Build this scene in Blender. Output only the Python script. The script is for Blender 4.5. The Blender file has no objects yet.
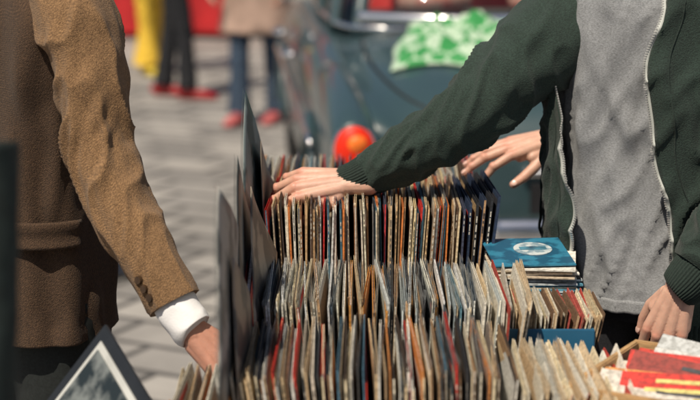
import bpy, bmesh, math, random
from mathutils import Vector as V, Matrix, noise
from mathutils.bvhtree import BVHTree
random.seed(11)
scene = bpy.context.scene
R = math.radians

# ------------------------------------------------------------------ basics
def empty(name, loc=(0, 0, 0)):
    e = bpy.data.objects.new(name, None)
    e.empty_display_size = .1
    e.location = loc
    scene.collection.objects.link(e)
    e['o'] = list(loc)
    return e

def add(name, me, mat=None, parent=None, smooth=True):
    o = bpy.data.objects.new(name, me)
    scene.collection.objects.link(o)
    if mat is not None:
        me.materials.clear()
        me.materials.append(mat)
    if smooth:
        for p in me.polygons: p.use_smooth = True
    if parent is not None:
        o.parent = parent
        o.matrix_parent_inverse = Matrix.Translation(V(parent['o'])).inverted()
    return o

def mesh(verts, faces, name='m', recalc=True):
    me = bpy.data.meshes.new(name)
    me.from_pydata([tuple(v) for v in verts], [], faces)
    if recalc:
        bm = bmesh.new(); bm.from_mesh(me)
        bmesh.ops.recalc_face_normals(bm, faces=bm.faces)
        bm.to_mesh(me); bm.free()
    me.update()
    return me

def catm(K, t):
    n = len(K)
    i = min(int(t), n - 2); f = t - i
    p0 = K[max(i-1, 0)]; p1 = K[i]; p2 = K[i+1]; p3 = K[min(i+2, n-1)]
    return [.5*((2*b) + (-a+c)*f + (2*a-5*b+4*c-d)*f*f + (-a+3*b-3*c+d)*f**3) for a, b, c, d in zip(p0, p1, p2, p3)]

def loft(keys, side=(1, 0, 0), nr=40, ns=32, disp=None, caps=(True, True), power=2.0):
    keys = [list(k) + ([k[3]] if len(k) == 4 else []) for k in keys]
    S = [catm(keys, i*(len(keys)-1)/(nr-1)) for i in range(nr)]
    P = [V(s[:3]) for s in S]
    side = V(side)
    vs = []; fs = []; L = 0
    for i in range(nr):
        if i: L += (P[i]-P[i-1]).length
        T = (P[min(i+1, nr-1)] - P[max(i-1, 0)]).normalized()
        A = (side - T*side.dot(T)).normalized()
        B = T.cross(A)
        ra, rb = S[i][3], S[i][4]
        for j in range(ns):
            th = 2*math.pi*j/ns
            c, s = math.cos(th), math.sin(th)
            if power != 2.0:
                c2 = math.copysign(abs(c)**(2/power), c); s2 = math.copysign(abs(s)**(2/power), s)
            else: c2, s2 = c, s
            d = disp(L, th, P[i]) if disp else 0
            vs.append(P[i] + A*(ra*c2 + d*c) + B*(rb*s2 + d*s))
    for i in range(nr-1):
        for j in range(ns):
            k = (j+1) % ns
            fs.append((i*ns+j, i*ns+k, (i+1)*ns+k, (i+1)*ns+j))
    if caps[0]: fs.append(tuple(range(ns)))
    if caps[1]: fs.append(tuple((nr-1)*ns+j for j in range(ns)))
    return mesh(vs, fs)

def boxes(lst):
    vs = []; fs = []
    for c, s, M in lst:
        b = len(vs)
        for dx in (-.5, .5):
            for dy in (-.5, .5):
                for dz in (-.5, .5):
                    p = V((dx*s[0], dy*s[1], dz*s[2]))
                    if M is not None: p = M @ p
                    vs.append(V(c)+p)
        fs += [tuple(b+q for q in f) for f in ((0,1,3,2),(4,6,7,5),(0,4,5,1),(2,3,7,6),(0,2,6,4),(1,5,7,3))]
    return vs, fs

def boxmesh(lst, bevel=0):
    vs, fs = boxes(lst)
    me = mesh(vs, fs)
    if bevel:
        bm = bmesh.new(); bm.from_mesh(me)
        bmesh.ops.bevel(bm, geom=list(bm.edges), offset=bevel, segments=2, affect='EDGES')
        bm.to_mesh(me); bm.free()
    return me

def capsule(bm, p0, r0, p1, r1, seg=14):
    p0 = V(p0); p1 = V(p1)
    for p, r in ((p0, r0), (p1, r1)):
        bmesh.ops.create_uvsphere(bm, u_segments=seg, v_segments=10, radius=r, matrix=Matrix.Translation(p))
    d = p1-p0
    if d.length > 1e-5:
        M = Matrix.Translation((p0+p1)/2) @ d.to_track_quat('Z', 'Y').to_matrix().to_4x4()
        bmesh.ops.create_cone(bm, cap_ends=True, segments=seg, radius1=r0, radius2=r1, depth=d.length, matrix=M)

def ell(bm, c, r, M=None, seg=20):
    S = Matrix.Diagonal((r[0], r[1], r[2], 1))
    T = Matrix.Translation(V(c))
    bmesh.ops.create_uvsphere(bm, u_segments=seg, v_segments=14, radius=1, matrix=T @ (M.to_4x4() if M else Matrix()) @ S)

def remesh(bm, voxel, it=4, fac=.5):
    me = bpy.data.meshes.new('t'); bm.to_mesh(me); bm.free()
    o = bpy.data.objects.new('t', me); scene.collection.objects.link(o)
    m = o.modifiers.new('r', 'REMESH'); m.mode = 'VOXEL'; m.voxel_size = voxel
    if it:
        s = o.modifiers.new('s', 'SMOOTH'); s.iterations = it; s.factor = fac
    dg = bpy.context.evaluated_depsgraph_get(); dg.update()
    out = bpy.data.meshes.new_from_object(o.evaluated_get(dg))
    bpy.data.objects.remove(o)
    return out

# ------------------------------------------------------------------ materials
def mat(name, col, rough=.6, var=.15, scale=20, bump=0, bscale=200, bdist=.002, metal=0, sheen=0, sss=0,
        attr=False, stretch=(1, 1, 1), coat=0, col2=None, contrast=(.3, .7), detail=4, big=0, spec=.5):
    m = bpy.data.materials.new(name); m.use_nodes = True
    nt = m.node_tree; N = nt.nodes; L = nt.links
    b = N['Principled BSDF']
    tc = N.new('ShaderNodeTexCoord'); mp = N.new('ShaderNodeMapping')
    mp.inputs['Scale'].default_value = stretch
    L.new(tc.outputs['Object'], mp.inputs[0])
    nz = N.new('ShaderNodeTexNoise'); nz.inputs['Scale'].default_value = scale; nz.inputs['Detail'].default_value = detail
    L.new(mp.outputs[0], nz.inputs['Vector'])
    cr = N.new('ShaderNodeMapRange'); cr.inputs[1].default_value = contrast[0]; cr.inputs[2].default_value = contrast[1]
    L.new(nz.outputs['Fac'], cr.inputs[0])
    mx = N.new('ShaderNodeMix'); mx.data_type = 'RGBA'
    L.new(cr.outputs[0], mx.inputs[0])
    lo = [c*(1-var) for c in col]+[1]; hi = [min(1, c*(1+var)) for c in col]+[1]
    if col2: hi = list(col2)+[1]
    mx.inputs[6].default_value = lo; mx.inputs[7].default_value = hi
    out = mx.outputs[2]
    if attr:
        at = N.new('ShaderNodeAttribute'); at.attribute_name = 'Col'
        m2 = N.new('ShaderNodeMix'); m2.data_type = 'RGBA'; m2.blend_type = 'MULTIPLY'; m2.inputs[0].default_value = 1
        L.new(at.outputs['Color'], m2.inputs[6]); L.new(out, m2.inputs[7]); out = m2.outputs[2]
    if big:
        n2 = N.new('ShaderNodeTexNoise'); n2.inputs['Scale'].default_value = 3; n2.inputs['Detail'].default_value = 3
        L.new(tc.outputs['Object'], n2.inputs['Vector'])
        r2 = N.new('ShaderNodeMapRange'); r2.inputs[1].default_value = .3; r2.inputs[2].default_value = .7
        r2.inputs[3].default_value = 1-big; r2.inputs[4].default_value = 1+big
        L.new(n2.outputs['Fac'], r2.inputs[0])
        m3 = N.new('ShaderNodeVectorMath'); m3.operation = 'SCALE'
        L.new(out, m3.inputs[0]); L.new(r2.outputs[0], m3.inputs['Scale']); out = m3.outputs[0]
    L.new(out, b.inputs['Base Color'])
    b.inputs['Roughness'].default_value = rough
    b.inputs['Metallic'].default_value = metal
    b.inputs['Specular IOR Level'].default_value = spec
    if sheen:
        b.inputs['Sheen Weight'].default_value = sheen; b.inputs['Sheen Roughness'].default_value = .5
    if coat:
        b.inputs['Coat Weight'].default_value = coat; b.inputs['Coat Roughness'].default_value = .04
    if sss:
        b.inputs['Subsurface Weight'].default_value = sss
        b.inputs['Subsurface Radius'].default_value = (1, .35, .2); b.inputs['Subsurface Scale'].default_value = .006
    if bump:
        nb = N.new('ShaderNodeTexNoise'); nb.inputs['Scale'].default_value = bscale; nb.inputs['Detail'].default_value = 3
        L.new(mp.outputs[0], nb.inputs['Vector'])
        bp = N.new('ShaderNodeBump'); bp.inputs['Strength'].default_value = bump; bp.inputs['Distance'].default_value = bdist
        L.new(nb.outputs['Fac'], bp.inputs['Height']); L.new(bp.outputs[0], b.inputs['Normal'])
    return m

def herringbone(m, amount=.26):
    nt = m.node_tree; N = nt.nodes; L = nt.links; b = N['Principled BSDF']
    src = b.inputs['Base Color'].links[0].from_socket
    tc = N.new('ShaderNodeTexCoord'); sp = N.new('ShaderNodeSeparateXYZ'); L.new(tc.outputs['Object'], sp.inputs[0])
    a = N.new('ShaderNodeMath'); a.operation = 'ADD'; L.new(sp.outputs[0], a.inputs[0]); L.new(sp.outputs[1], a.inputs[1])
    pp = N.new('ShaderNodeMath'); pp.operation = 'PINGPONG'; pp.inputs[1].default_value = .007; L.new(a.outputs[0], pp.inputs[0])
    ad = N.new('ShaderNodeMath'); ad.operation = 'ADD'; L.new(pp.outputs[0], ad.inputs[0]); L.new(sp.outputs[2], ad.inputs[1])
    ml = N.new('ShaderNodeMath'); ml.operation = 'MULTIPLY'; ml.inputs[1].default_value = 2*math.pi/.0040; L.new(ad.outputs[0], ml.inputs[0])
    sn = N.new('ShaderNodeMath'); sn.operation = 'SINE'; L.new(ml.outputs[0], sn.inputs[0])
    mr = N.new('ShaderNodeMapRange'); mr.inputs[1].default_value = -1; mr.inputs[2].default_value = 1; mr.inputs[3].default_value = 1-amount; mr.inputs[4].default_value = 1+amount*.7
    L.new(sn.outputs[0], mr.inputs[0])
    sc = N.new('ShaderNodeVectorMath'); sc.operation = 'SCALE'; L.new(src, sc.inputs[0]); L.new(mr.outputs[0], sc.inputs['Scale']); L.new(sc.outputs[0], b.inputs['Base Color'])
    return m

def skin_mat(name, col):
    m = mat(name, col, rough=.48, var=.10, scale=60, bump=.35, bscale=420, bdist=.0012, sss=.25)
    nt = m.node_tree; N = nt.nodes; L = nt.links; b = N['Principled BSDF']
    src = b.inputs['Base Color'].links[0].from_socket
    at = N.new('ShaderNodeAttribute'); at.attribute_name = 'red'
    mx = N.new('ShaderNodeMix'); mx.data_type = 'RGBA'
    L.new(at.outputs['Fac'], mx.inputs[0]); L.new(src, mx.inputs[6])
    mx.inputs[7].default_value = (col[0]*.95, col[1]*.62, col[2]*.58, 1)
    L.new(mx.outputs[2], b.inputs['Base Color'])
    return m

M_green = mat('hoodie_fleece', (.018, .034, .027), rough=.95, var=.4, scale=330, bump=.7, bscale=420, bdist=.0026, sheen=.08, big=.14)
M_greenrib = mat('hoodie_rib', (.013, .025, .020), rough=.95, var=.3, scale=300, bump=.5, bscale=500, sheen=.06)
M_tee = mat('heather_grey_jersey', (.245, .255, .268), rough=.92, var=.34, scale=260, bump=.4, bscale=600, sheen=.1, stretch=(1, 1, 2.6), big=.05)
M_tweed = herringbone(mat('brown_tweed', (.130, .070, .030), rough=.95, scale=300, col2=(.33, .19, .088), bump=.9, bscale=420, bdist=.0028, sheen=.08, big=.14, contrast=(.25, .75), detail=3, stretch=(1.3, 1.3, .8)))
M_tweed_shaded = herringbone(mat('brown_tweed_shaded', (.036, .020, .011), rough=.95, scale=300, col2=(.095, .053, .028), bump=.9, bscale=420, bdist=.0028, sheen=.05, big=.2, contrast=(.25, .75), detail=3, stretch=(1.3, 1.3, .8)))  # same tweed, darkened: shade on the jacket body painted into the colour
M_jeans = mat('black_denim', (.012, .013, .017), rough=.85, var=.5, scale=300, bump=.4, bscale=400)
M_trouser = mat('dark_trouser', (.012, .016, .016), rough=.9, var=.3, scale=200)
M_skin = skin_mat('skin_fair', (.60, .36, .27))
M_skin2 = skin_mat('skin_ruddy', (.50, .25, .18))
M_nail = mat('fingernail', (.68, .44, .37), rough=.28, var=.05)
M_white = mat('white_shirt', (.78, .78, .8), rough=.8, var=.05, bump=.2, bscale=300)
M_hair = mat('brown_hair', (.04, .025, .015), rough=.6, var=.5, scale=120, stretch=(1, 1, .1), bump=.6, bscale=200)
M_eye = mat('eye', (.03, .02, .015), rough=.1)
M_eyew = mat('eye_white', (.7, .7, .68), rough=.2)
M_lip = mat('lips', (.4, .16, .13), rough=.5)
M_zip = mat('zip_metal', (.7, .7, .68), rough=.35, metal=.7, var=.2)
M_tape = mat('zip_tape', (.42, .44, .42), rough=.8, var=.15)
M_button = mat('horn_button', (.05, .028, .015), rough=.25, var=.4, scale=90)
M_wood = mat('crate_wood', (.20, .12, .065), rough=.75, var=.35, scale=14, stretch=(6, 1, 6), bump=.4, bscale=60)
M_straw = mat('pale_plywood', (.42, .26, .12), rough=.7, var=.3, scale=30, stretch=(1, 1, 6), bump=.4, bscale=120)
M_sleeve = mat('record_sleeve_card', (.88, .87, .85), rough=.65, var=.32, scale=110, attr=True, stretch=(1, 1, 1.6), bump=.35, bscale=160, contrast=(.36, .58))
M_steel = mat('steel', (.4, .4, .42), rough=.4, metal=1)
M_bluep = mat('blue_plastic', (.025, .13, .24), rough=.4, var=.12, scale=12)
M_shoeb = mat('black_leather', (.015, .013, .012), rough=.35)

def plastic_mat():
    m = bpy.data.materials.new('clear_outer_sleeve'); m.use_nodes = True
    nt = m.node_tree; N = nt.nodes; L = nt.links; N.remove(N['Principled BSDF'])
    out = N['Material Output']
    tr = N.new('ShaderNodeBsdfTransparent'); tr.inputs[0].default_value = (.97, .98, .98, 1)
    df = N.new('ShaderNodeBsdfDiffuse'); df.inputs[0].default_value = (.74, .77, .77, 1)
    gl = N.new('ShaderNodeBsdfGlossy'); gl.inputs[0].default_value = (1, 1, 1, 1); gl.inputs['Roughness'].default_value = .22
    m1 = N.new('ShaderNodeMixShader'); m2 = N.new('ShaderNodeMixShader')
    tc = N.new('ShaderNodeTexCoord')
    nz = N.new('ShaderNodeTexNoise'); nz.inputs['Scale'].default_value = 45; L.new(tc.outputs['Object'], nz.inputs['Vector'])
    mr = N.new('ShaderNodeMapRange'); mr.inputs[3].default_value = .03; mr.inputs[4].default_value = .36
    L.new(nz.outputs['Fac'], mr.inputs[0]); L.new(mr.outputs[0], m1.inputs[0])
    L.new(tr.outputs[0], m1.inputs[1]); L.new(df.outputs[0], m1.inputs[2])
    m2.inputs[0].default_value = .14
    L.new(m1.outputs[0], m2.inputs[1]); L.new(gl.outputs[0], m2.inputs[2]); L.new(m2.outputs[0], out.inputs[0])
    return m
M_plastic = plastic_mat()

# ------------------------------------------------------------------ cloth fold displacement
def folds(amp, kl, ka, seed, base=.35, zones=(), skew=.0):
    def f(s, th, p):
        w = base
        for s0, wd, a in zones: w += a*math.exp(-((s-s0)/wd)**2)
        q = V((s*kl + skew*math.sin(th+seed), math.cos(th)*ka + seed*3.1, math.sin(th)*ka))
        n1 = noise.noise(q); n2 = noise.noise(q*2.1+V((5, 1, 2)))
        r = (1-min(1, abs(n1)*2.4))**1.5
        return amp*w*(1.1*r-.45+.55*n2)
    return f

# ------------------------------------------------------------------ hand
FING = {'index': ((.092, .031, 0), (.043, .026, .020)), 'middle': ((.096, .0095, .003), (.048, .030, .021)),
        'ring': ((.091, -.012, .001), (.044, .028, .021)), 'pinky': ((.082, -.032, -.004), (.034, .021, .018))}
def hand(name, wrist, fwd, dorsal, left, pose, thumb, skin, parent, voxel=.0019, fore=.04, scale=1.0):
    x = V(fwd).normalized(); z = V(dorsal); z = (z - x*z.dot(x)).normalized(); y = z.cross(x)
    M = Matrix((x, y, z)).transposed(); W = V(wrist); sg = -1 if left else 1
    def T(p): return W + M @ (V((p[0], p[1]*sg, p[2]))*scale)
    bm = bmesh.new(); red = []; nails = []
    def cap(a, ra, b, rb): capsule(bm, T(a), ra*scale, T(b), rb*scale)
    for yy in (-.011, 0, .011):
        cap((.004, yy, -.001), .0165, (-fore, yy*1.2, 0), .0165+.05*fore)
    carp = {'index': (.012, .016, 0), 'middle': (.010, .006, .003), 'ring': (.010, -.006, .002), 'pinky': (.012, -.016, -.001)}
    for f, (b, ln) in FING.items():
        cap(carp[f], .0135, (b[0]-.004, b[1], b[2]-.001), .0108)
        cap((carp[f][0], carp[f][1], -.007), .0115, (b[0]-.016, b[1]*.95, b[2]-.010), .0100)
    for f, g in (('index', 'middle'), ('middle', 'ring'), ('ring', 'pinky')):
        a = V(FING[f][0]); b = V(FING[g][0]); m = (a+b)/2
        cap((.02, m.y*.6, -.003), .013, (m.x-.017, m.y, -.004), .0100)
    cap((.014, .018, -.011), .0145, (.052, .036, -.013), .0115)
    cap((.014, -.018, -.010), .0135, (.066, -.032, -.009), .0105)
    for f, (b, ln) in FING.items():
        sp, c1, c2, c3 = pose[f]
        p = V(b); ang = 0; k = {'index': 1, 'middle': 1.03, 'ring': .97, 'pinky': .86}[f]
        rr = [.0100*k, .0088*k, .0077*k, .0064*k]
        red.append((T(p+V((0, 0, .009))), .011, .6))
        for i, (l, c) in enumerate(zip(ln, (c1, c2, c3))):
            ang += R(c); s = R(sp)
            d = V((math.cos(ang)*math.cos(s), math.cos(ang)*math.sin(s), -math.sin(ang)))
            q = p + d*l
            n = V((math.sin(ang)*math.cos(s), math.sin(ang)*math.sin(s), math.cos(ang)))
            cap(p, rr[i], q, rr[i+1])
            if i < 2:
                cap(q+n*.0012, rr[i+1]*1.08, q+n*.0012, rr[i+1]*1.08)
                red.append((T(q+n*.007), .009, .65))
            p = q
            if i == 2:
                red.append((T(q), .014, .55))
                nails.append((q-d*.0025+n*(rr[3]*.86), d, n, .0062*k, .0052*k))
    p = V((.018, .024, -.010)); rr = [.0135, .0115, .0104, .0080]
    for i, (l, d) in enumerate(zip((.044, .033, .026), thumb)):
        d = V(d).normalized(); q = p+d*l
        cap(p, rr[i], q, rr[i+1]); p = q
        if i == 1: red.append((T(q), .012, .4))
        if i == 2:
            n = V((-.2, .45, .75)); n = (n-d*n.dot(d)).normalized()
            red.append((T(q), .015, .45))
            nails.append((q-d*.003+n*rr[3]*.86, d, n, .0072, .0062))
    me = remesh(bm, voxel*scale, 3, .5)
    at = me.attributes.new('red', 'FLOAT', 'POINT')
    vals = []
    for v in me.vertices:
        r = 0
        for c, rad, a in red:
            dd = (v.co-c).length
            if dd < rad*2.2: r = max(r, a*math.exp(-(dd/rad)**2))
        vals.append(r)
    at.data.foreach_set('value', vals)
    o = add(name, me, skin, parent)
    bn = bmesh.new()
    for c, d, n, a, b in nails:
        D = (M @ V((d.x, d.y*sg, d.z))).normalized(); Nn = (M @ V((n.x, n.y*sg, n.z))); Nn = (Nn-D*Nn.dot(D)).normalized()
        MM = Matrix((D, Nn.cross(D), Nn)).transposed()
        ell(bn, T(c), (a*scale, b*scale, .0017*scale), MM, 12)
    mn = bpy.data.meshes.new('n'); bn.to_mesh(mn); bn.free()
    add(name+'_nails', mn, M_nail, parent)
    return o

# ------------------------------------------------------------------ head
def head(parent, pos, fdir, skin=None, hair_len=0, hairm=None):
    skin = skin or M_skin; hairm = hairm or M_hair
    f = V((fdir[0], fdir[1], 0)).normalized(); l = V((0, 0, 1)).cross(f)
    M = Matrix((f, l, V((0, 0, 1)))).transposed(); C = V(pos)
    def T(a): return C + M @ V(a)
    bm = bmesh.new()
    ell(bm, T((-.008, 0, .03)), (.095, .075, .09), M); ell(bm, T((.028, 0, -.035)), (.062, .056, .075), M)
    ell(bm, T((.062, 0, -.088)), (.022, .026, .02), M)
    capsule(bm, T((.088, 0, .015)), .008, T((.108, 0, -.018)), .013)
    for s in (-1, 1):
        ell(bm, T((-.005, s*.078, -.005)), (.018, .008, .032), M)
        ell(bm, T((.055, s*.035, -.022)), (.03, .022, .022), M)
        capsule(bm, T((.083, s*.012, .035)), .009, T((.074, s*.045, .036)), .009)
    capsule(bm, T((-.015, 0, -.06)), .056, T((-.035, 0, -.2)), .062)
    me = remesh(bm, .006, 3)
    add('head', me, skin, parent)
    bm = bmesh.new(); bw = bmesh.new(); bl = bmesh.new()
    for s in (-1, 1):
        ell(bw, T((.074, s*.031, .014)), (.012, .013, .009), M, 12)
        ell(bm, T((.083, s*.031, .014)), (.005, .006, .006), M, 10)
    capsule(bl, T((.088, -.019, -.056)), .005, T((.088, .019, -.056)), .005); ell(bl, T((.091, 0, -.058)), (.006, .018, .007), M)
    for n, b, mm in (('eye_irises', bm, M_eye), ('eyes', bw, M_eyew), ('lips', bl, M_lip)):
        x = bpy.data.meshes.new(n); b.to_mesh(x); b.free(); add(n, x, mm, parent)
    bm = bmesh.new()
    ell(bm, T((-.022, 0, .048)), (.098, .085, .088), M)
    ell(bm, T((-.05, 0, 0)), (.065, .080, .085), M)
    if hair_len: capsule(bm, T((-.06, 0, .0)), .075, T((-.07, 0, -hair_len)), .06)
    me = remesh(bm, .007, 2)
    for v in me.vertices: v.co += (v.co-C).normalized()*noise.noise(v.co*60)*.006
    add('hair', me, hairm, parent)

def shoe(parent, ankle, fdir, m, name='shoe'):
    f = V((fdir[0], fdir[1], 0)).normalized(); a = V((ankle[0], ankle[1], 0)); s = (-f.y, f.x, 0)
    K = []
    for d, h, w, zz in ((-.075, .02, .02, .03), (-.06, .038, .032, .04), (0, .045, .038, .047), (.07, .036, .042, .038), (.14, .027, .044, .03), (.185, .018, .03, .022), (.2, .008, .012, .016)):
        q = a+f*d; K.append((q.x, q.y, zz, w, h))
    add(name, loft(K, s, 20, 20), m, parent)
    K = [(a.x, a.y, .05, .042, .045), (a.x, a.y, .11, .042, .046)]
    add(name+'_collar', loft(K, s, 4, 16), m, parent)

def leg(parent, hip, knee, ankle, m, name, r=(.092, .066, .05), seed=1, hem=0):
    h, k, a = V(hip), V(knee), V(ankle)
    K = [(*h, r[0]), (*h.lerp(k, .5), (r[0]+r[1])/2*1.02), (*k, r[1]), (*k.lerp(a, .4), r[1]*.97), (*a.lerp(k, .06), r[2]+hem), (*a, r[2]+hem)]
    L1 = (h-k).length
    add(name, loft(K, (1, 0, 0), 60, 36, folds(.008, 22, 1.2, seed, .35, ((L1, .09, 1), (L1+.38, .07, 1)))), m, parent)

# ================================================================== GROUND
def ground():
    vs = [(-300, -300, 0), (300, -300, 0), (300, 300, 0), (-300, 300, 0)]
    me = mesh(vs, [(0, 1, 2, 3)], recalc=False)
    m = bpy.data.materials.new('stone_pavers'); m.use_nodes = True
    nt = m.node_tree; N = nt.nodes; L = nt.links; b = N['Principled BSDF']
    tc = N.new('ShaderNodeTexCoord'); mp = N.new('ShaderNodeMapping'); mp.inputs['Rotation'].default_value = (0, 0, R(28))
    L.new(tc.outputs['Object'], mp.inputs[0])
    br = N.new('ShaderNodeTexBrick'); br.inputs['Scale'].default_value = 1
    br.inputs['Brick Width'].default_value = .40; br.inputs['Row Height'].default_value = .26; br.inputs['Mortar Size'].default_value = .020
    br.inputs['Mortar Smooth'].default_value = .3
    br.inputs['Color1'].default_value = (.225, .215, .205, 1); br.inputs['Color2'].default_value = (.385, .365, .34, 1); br.inputs['Mortar'].default_value = (.075, .072, .07, 1)
    L.new(mp.outputs[0], br.inputs['Vector'])
    nz = N.new('ShaderNodeTexNoise'); nz.inputs['Scale'].default_value = 1.3; nz.inputs['Detail'].default_value = 8; nz.inputs['Roughness'].default_value = .7
    L.new(mp.outputs[0], nz.inputs['Vector'])
    mr = N.new('ShaderNodeMapRange'); mr.inputs[1].default_value = .3; mr.inputs[2].default_value = .7; mr.inputs[3].default_value = .68; mr.inputs[4].default_value = 1.2
    L.new(nz.outputs['Fac'], mr.inputs[0])
    sc = N.new('ShaderNodeVectorMath'); sc.operation = 'SCALE'
    L.new(br.outputs['Color'], sc.inputs[0]); L.new(mr.outputs[0], sc.inputs['Scale']); L.new(sc.outputs[0], b.inputs['Base Color'])
    b.inputs['Roughness'].default_value = .8
    bp = N.new('ShaderNodeBump'); bp.inputs['Strength'].default_value = .6; bp.inputs['Distance'].default_value = .01; bp.invert = True
    L.new(br.outputs['Fac'], bp.inputs['Height']); L.new(bp.outputs[0], b.inputs['Normal'])
    add('pavement', me, m, smooth=False)
ground()

# ================================================================== RECORDS
WARM = [(.76, .60, .38), (.62, .42, .22), (.84, .75, .58), (.40, .20, .09), (.50, .30, .15), (.86, .80, .70), (.12, .07, .045), (.62, .03, .02), (.03, .03, .035), (.70, .48, .26), (.36, .17, .08), (.80, .25, .06), (.66, .60, .52), (.05, .14, .20), (.84, .68, .40), (.86, .84, .80), (.58, .03, .025), (.74, .62, .46), (.04, .04, .05), (.06, .07, .12)]
COOL = [(.74, .77, .76), (.60, .66, .66), (.84, .80, .68), (.36, .42, .44), (.07, .10, .13), (.72, .58, .38), (.025, .025, .03), (.86, .86, .85), (.14, .30, .38), (.60, .38, .20), (.64, .05, .03), (.80, .70, .50), (.30, .24, .17), (.82, .78, .68), (.78, .76, .70), (.05, .06, .07), (.75, .35, .08)]
FRONT = [(.78, .62, .40), (.62, .46, .28), (.84, .77, .62), (.44, .27, .14), (.68, .60, .50), (.84, .80, .73), (.08, .055, .04), (.60, .04, .025), (.76, .56, .33), (.44, .46, .46), (.82, .70, .48), (.03, .03, .035), (.86, .84, .78), (.26, .14, .07), (.76, .30, .08), (.08, .18, .26), (.05, .06, .07)]
def rotm(tilt, yaw, roll):
    return Matrix.Rotation(R(yaw), 3, 'Z') @ Matrix.Rotation(R(tilt), 3, 'Y') @ Matrix.Rotation(R(roll), 3, 'X')

def records(name, x0, x1, yc, ztop, pal, tilt=(0, 0), size=.312, plastic=.0, seed=1, pitch=(.0028, .0056), extra=(), zj=.006, skip=(), thr=(.0019, .0042), wav=1.7):
    rnd = random.Random(seed)
    par = empty(name, ((x0+x1)/2, yc, ztop-size))
    lst = []; cols = []; sheets = []
    x = x0
    items = []
    wob = rnd.random()*9
    while x < x1:
        f = (x-x0)/(x1-x0)
        t = tilt[0]+(tilt[1]-tilt[0])*f + wav*math.sin(f*11+wob)+rnd.gauss(0, .7)
        th = rnd.uniform(*thr)
        if not any(a < x < b for a, b in skip):
            items.append((x, yc+rnd.gauss(0, .006), ztop+rnd.gauss(0, zj*.6)+zj*.8*noise.noise(V((x*20, seed, 0))), t, rnd.gauss(0, 1.1), rnd.gauss(0, 1.0), th, rnd.choice(pal), rnd.random() < plastic))
        x += rnd.uniform(*pitch)
    for e in extra: items.append(e)
    for (x, y, z, t, yw, ro, th, c, pl) in items:
        M = rotm(t, yw, ro); h = size
        base = V((x, y, z-h))
        j = lambda c, k=1: tuple(max(0, min(.9, v*k)) for v in c)
        def put(cx, cy, cz, s, col):
            lst.append((base+M @ V((cx, cy, cz)), s, M)); cols.append(col)
        bt = .0006
        sp = th*.5
        c2 = rnd.choice(pal)
        k = rnd.uniform(.85, 1.15)
        put(-sp+bt/2, .0, h/2, (bt, h-.001, h), j(c, k)); put(sp-bt/2, .0, h/2, (bt, h-.001, h), j(c, k*.92))
        # printed panel on both covers, inside a border
        bd = rnd.uniform(.008, .03)
        for sd in (-1, 1):
            put(sd*(sp+.0001), 0, h/2, (.0003, h-2*bd, h-2*bd), j(c2, rnd.uniform(.7, 1.0)))
        sc_ = j(c2 if rnd.random() < .35 else c, rnd.uniform(.8, 1.2))
        put(0, -h/2+.0012, h/2-.0005, (th-2*bt-.0001, .0015, h-.002), sc_)
        if th > .0026 and rnd.random() < .6:
            ink = (.03, .03, .03) if sum(sc_) > .9 else (.75, .7, .6)
            zz = h-.012-rnd.random()*.02
            for q in range(rnd.randint(3, 9)):
                ln = rnd.uniform(.004, .014)
                put(0, -h/2+.0001, zz-ln/2, ((th-2*bt)*.55, .0005, ln), ink); zz -= ln+rnd.uniform(.002, .006)
        inner = rnd.choice([(.85, .82, .75), (.85, .85, .85), (.03, .03, .03), (.5, .42, .3), (.8, .75, .65)])
        put(0, .004, h/2-.002-rnd.random()*.004, (th*.4, h-.012, h-.006), inner)
        if pl:
            for sd in (-1, 1):
                sheets.append((base, M, sd*(sp+.0007), rnd.random()*50, h, rnd.uniform(.003, .011)))
    vs, fs = boxes(lst)
    me = mesh(vs, fs, recalc=False)
    ca = me.color_attributes.new('Col', 'FLOAT_COLOR', 'CORNER')
    arr = []
    for c in cols: arr += list(c+(1,))*24
    ca.data.foreach_set('color', arr)
    bm = bmesh.new(); bm.from_mesh(me); bmesh.ops.recalc_face_normals(bm, faces=bm.faces); bm.to_mesh(me); bm.free()
    add('card_sleeves', me, M_sleeve, par, False)
    if sheets:
        vs = []; fs = []
        for base, M, off, sd, h, up in sheets:
            b = len(vs); nu, nv = 10, 5
            zs = [h*.0, h*.5, h*.8, h*.95, h, h+up]
            for i in range(nu+1):
                for q in range(nv+1):
                    yy = (-.5+i/nu)*(h+.006); zz = zs[q]
                    edge = (1 if q >= 4 else .2)*(1.6 if i == 0 else 1)
                    d = noise.noise(V((yy*22, zz*8, sd)))*.0045*edge
                    vs.append(base+M @ V((off+d, yy, zz+(noise.noise(V((yy*30, sd, 0)))*.005 if q == 5 else 0))))
            for i in range(nu):
                for q in range(nv):
                    a = b+i*(nv+1)+q; fs.append((a, a+nv+1, a+nv+2, a+1))
        add('clear_outers', mesh(vs, fs, recalc=False), M_plastic, par)
    return par

BLK = (.02, .022, .028); NAVY = (.02, .04, .09)
records('vinyl_records', -.165, .245, 3.83, 1.005, COOL+WARM, (-5, 3), plastic=.3, seed=3)
ex = [(.205+i*.008, 3.455, 1.03+.004*i, 3+i, 2, -1, .005, BLK if i % 2 else NAVY, False) for i in range(5)]
records('vinyl_records', -.128, .20, 3.455, 1.03, WARM, (-3, 4), plastic=.10, seed=5, extra=ex)
ex = [(-.150, 3.02, .985, -4, 1, 4, .012, (.6, .03, .02), False)]
records('vinyl_records', -.125, .225, 3.085, .935, COOL, (-5, 5), plastic=.5, seed=8, extra=ex, zj=.009, pitch=(.0032, .0064))
records('vinyl_records', -.155, .228, 2.725, .922, FRONT, (-9, 3), plastic=.18, seed=13, zj=.009, pitch=(.0030, .0060))
CREAM = [(.78, .68, .48), (.7, .56, .38), (.84, .80, .70), (.55, .40, .24), (.20, .12, .07), (.76, .70, .57), (.5, .06, .04)]
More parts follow.
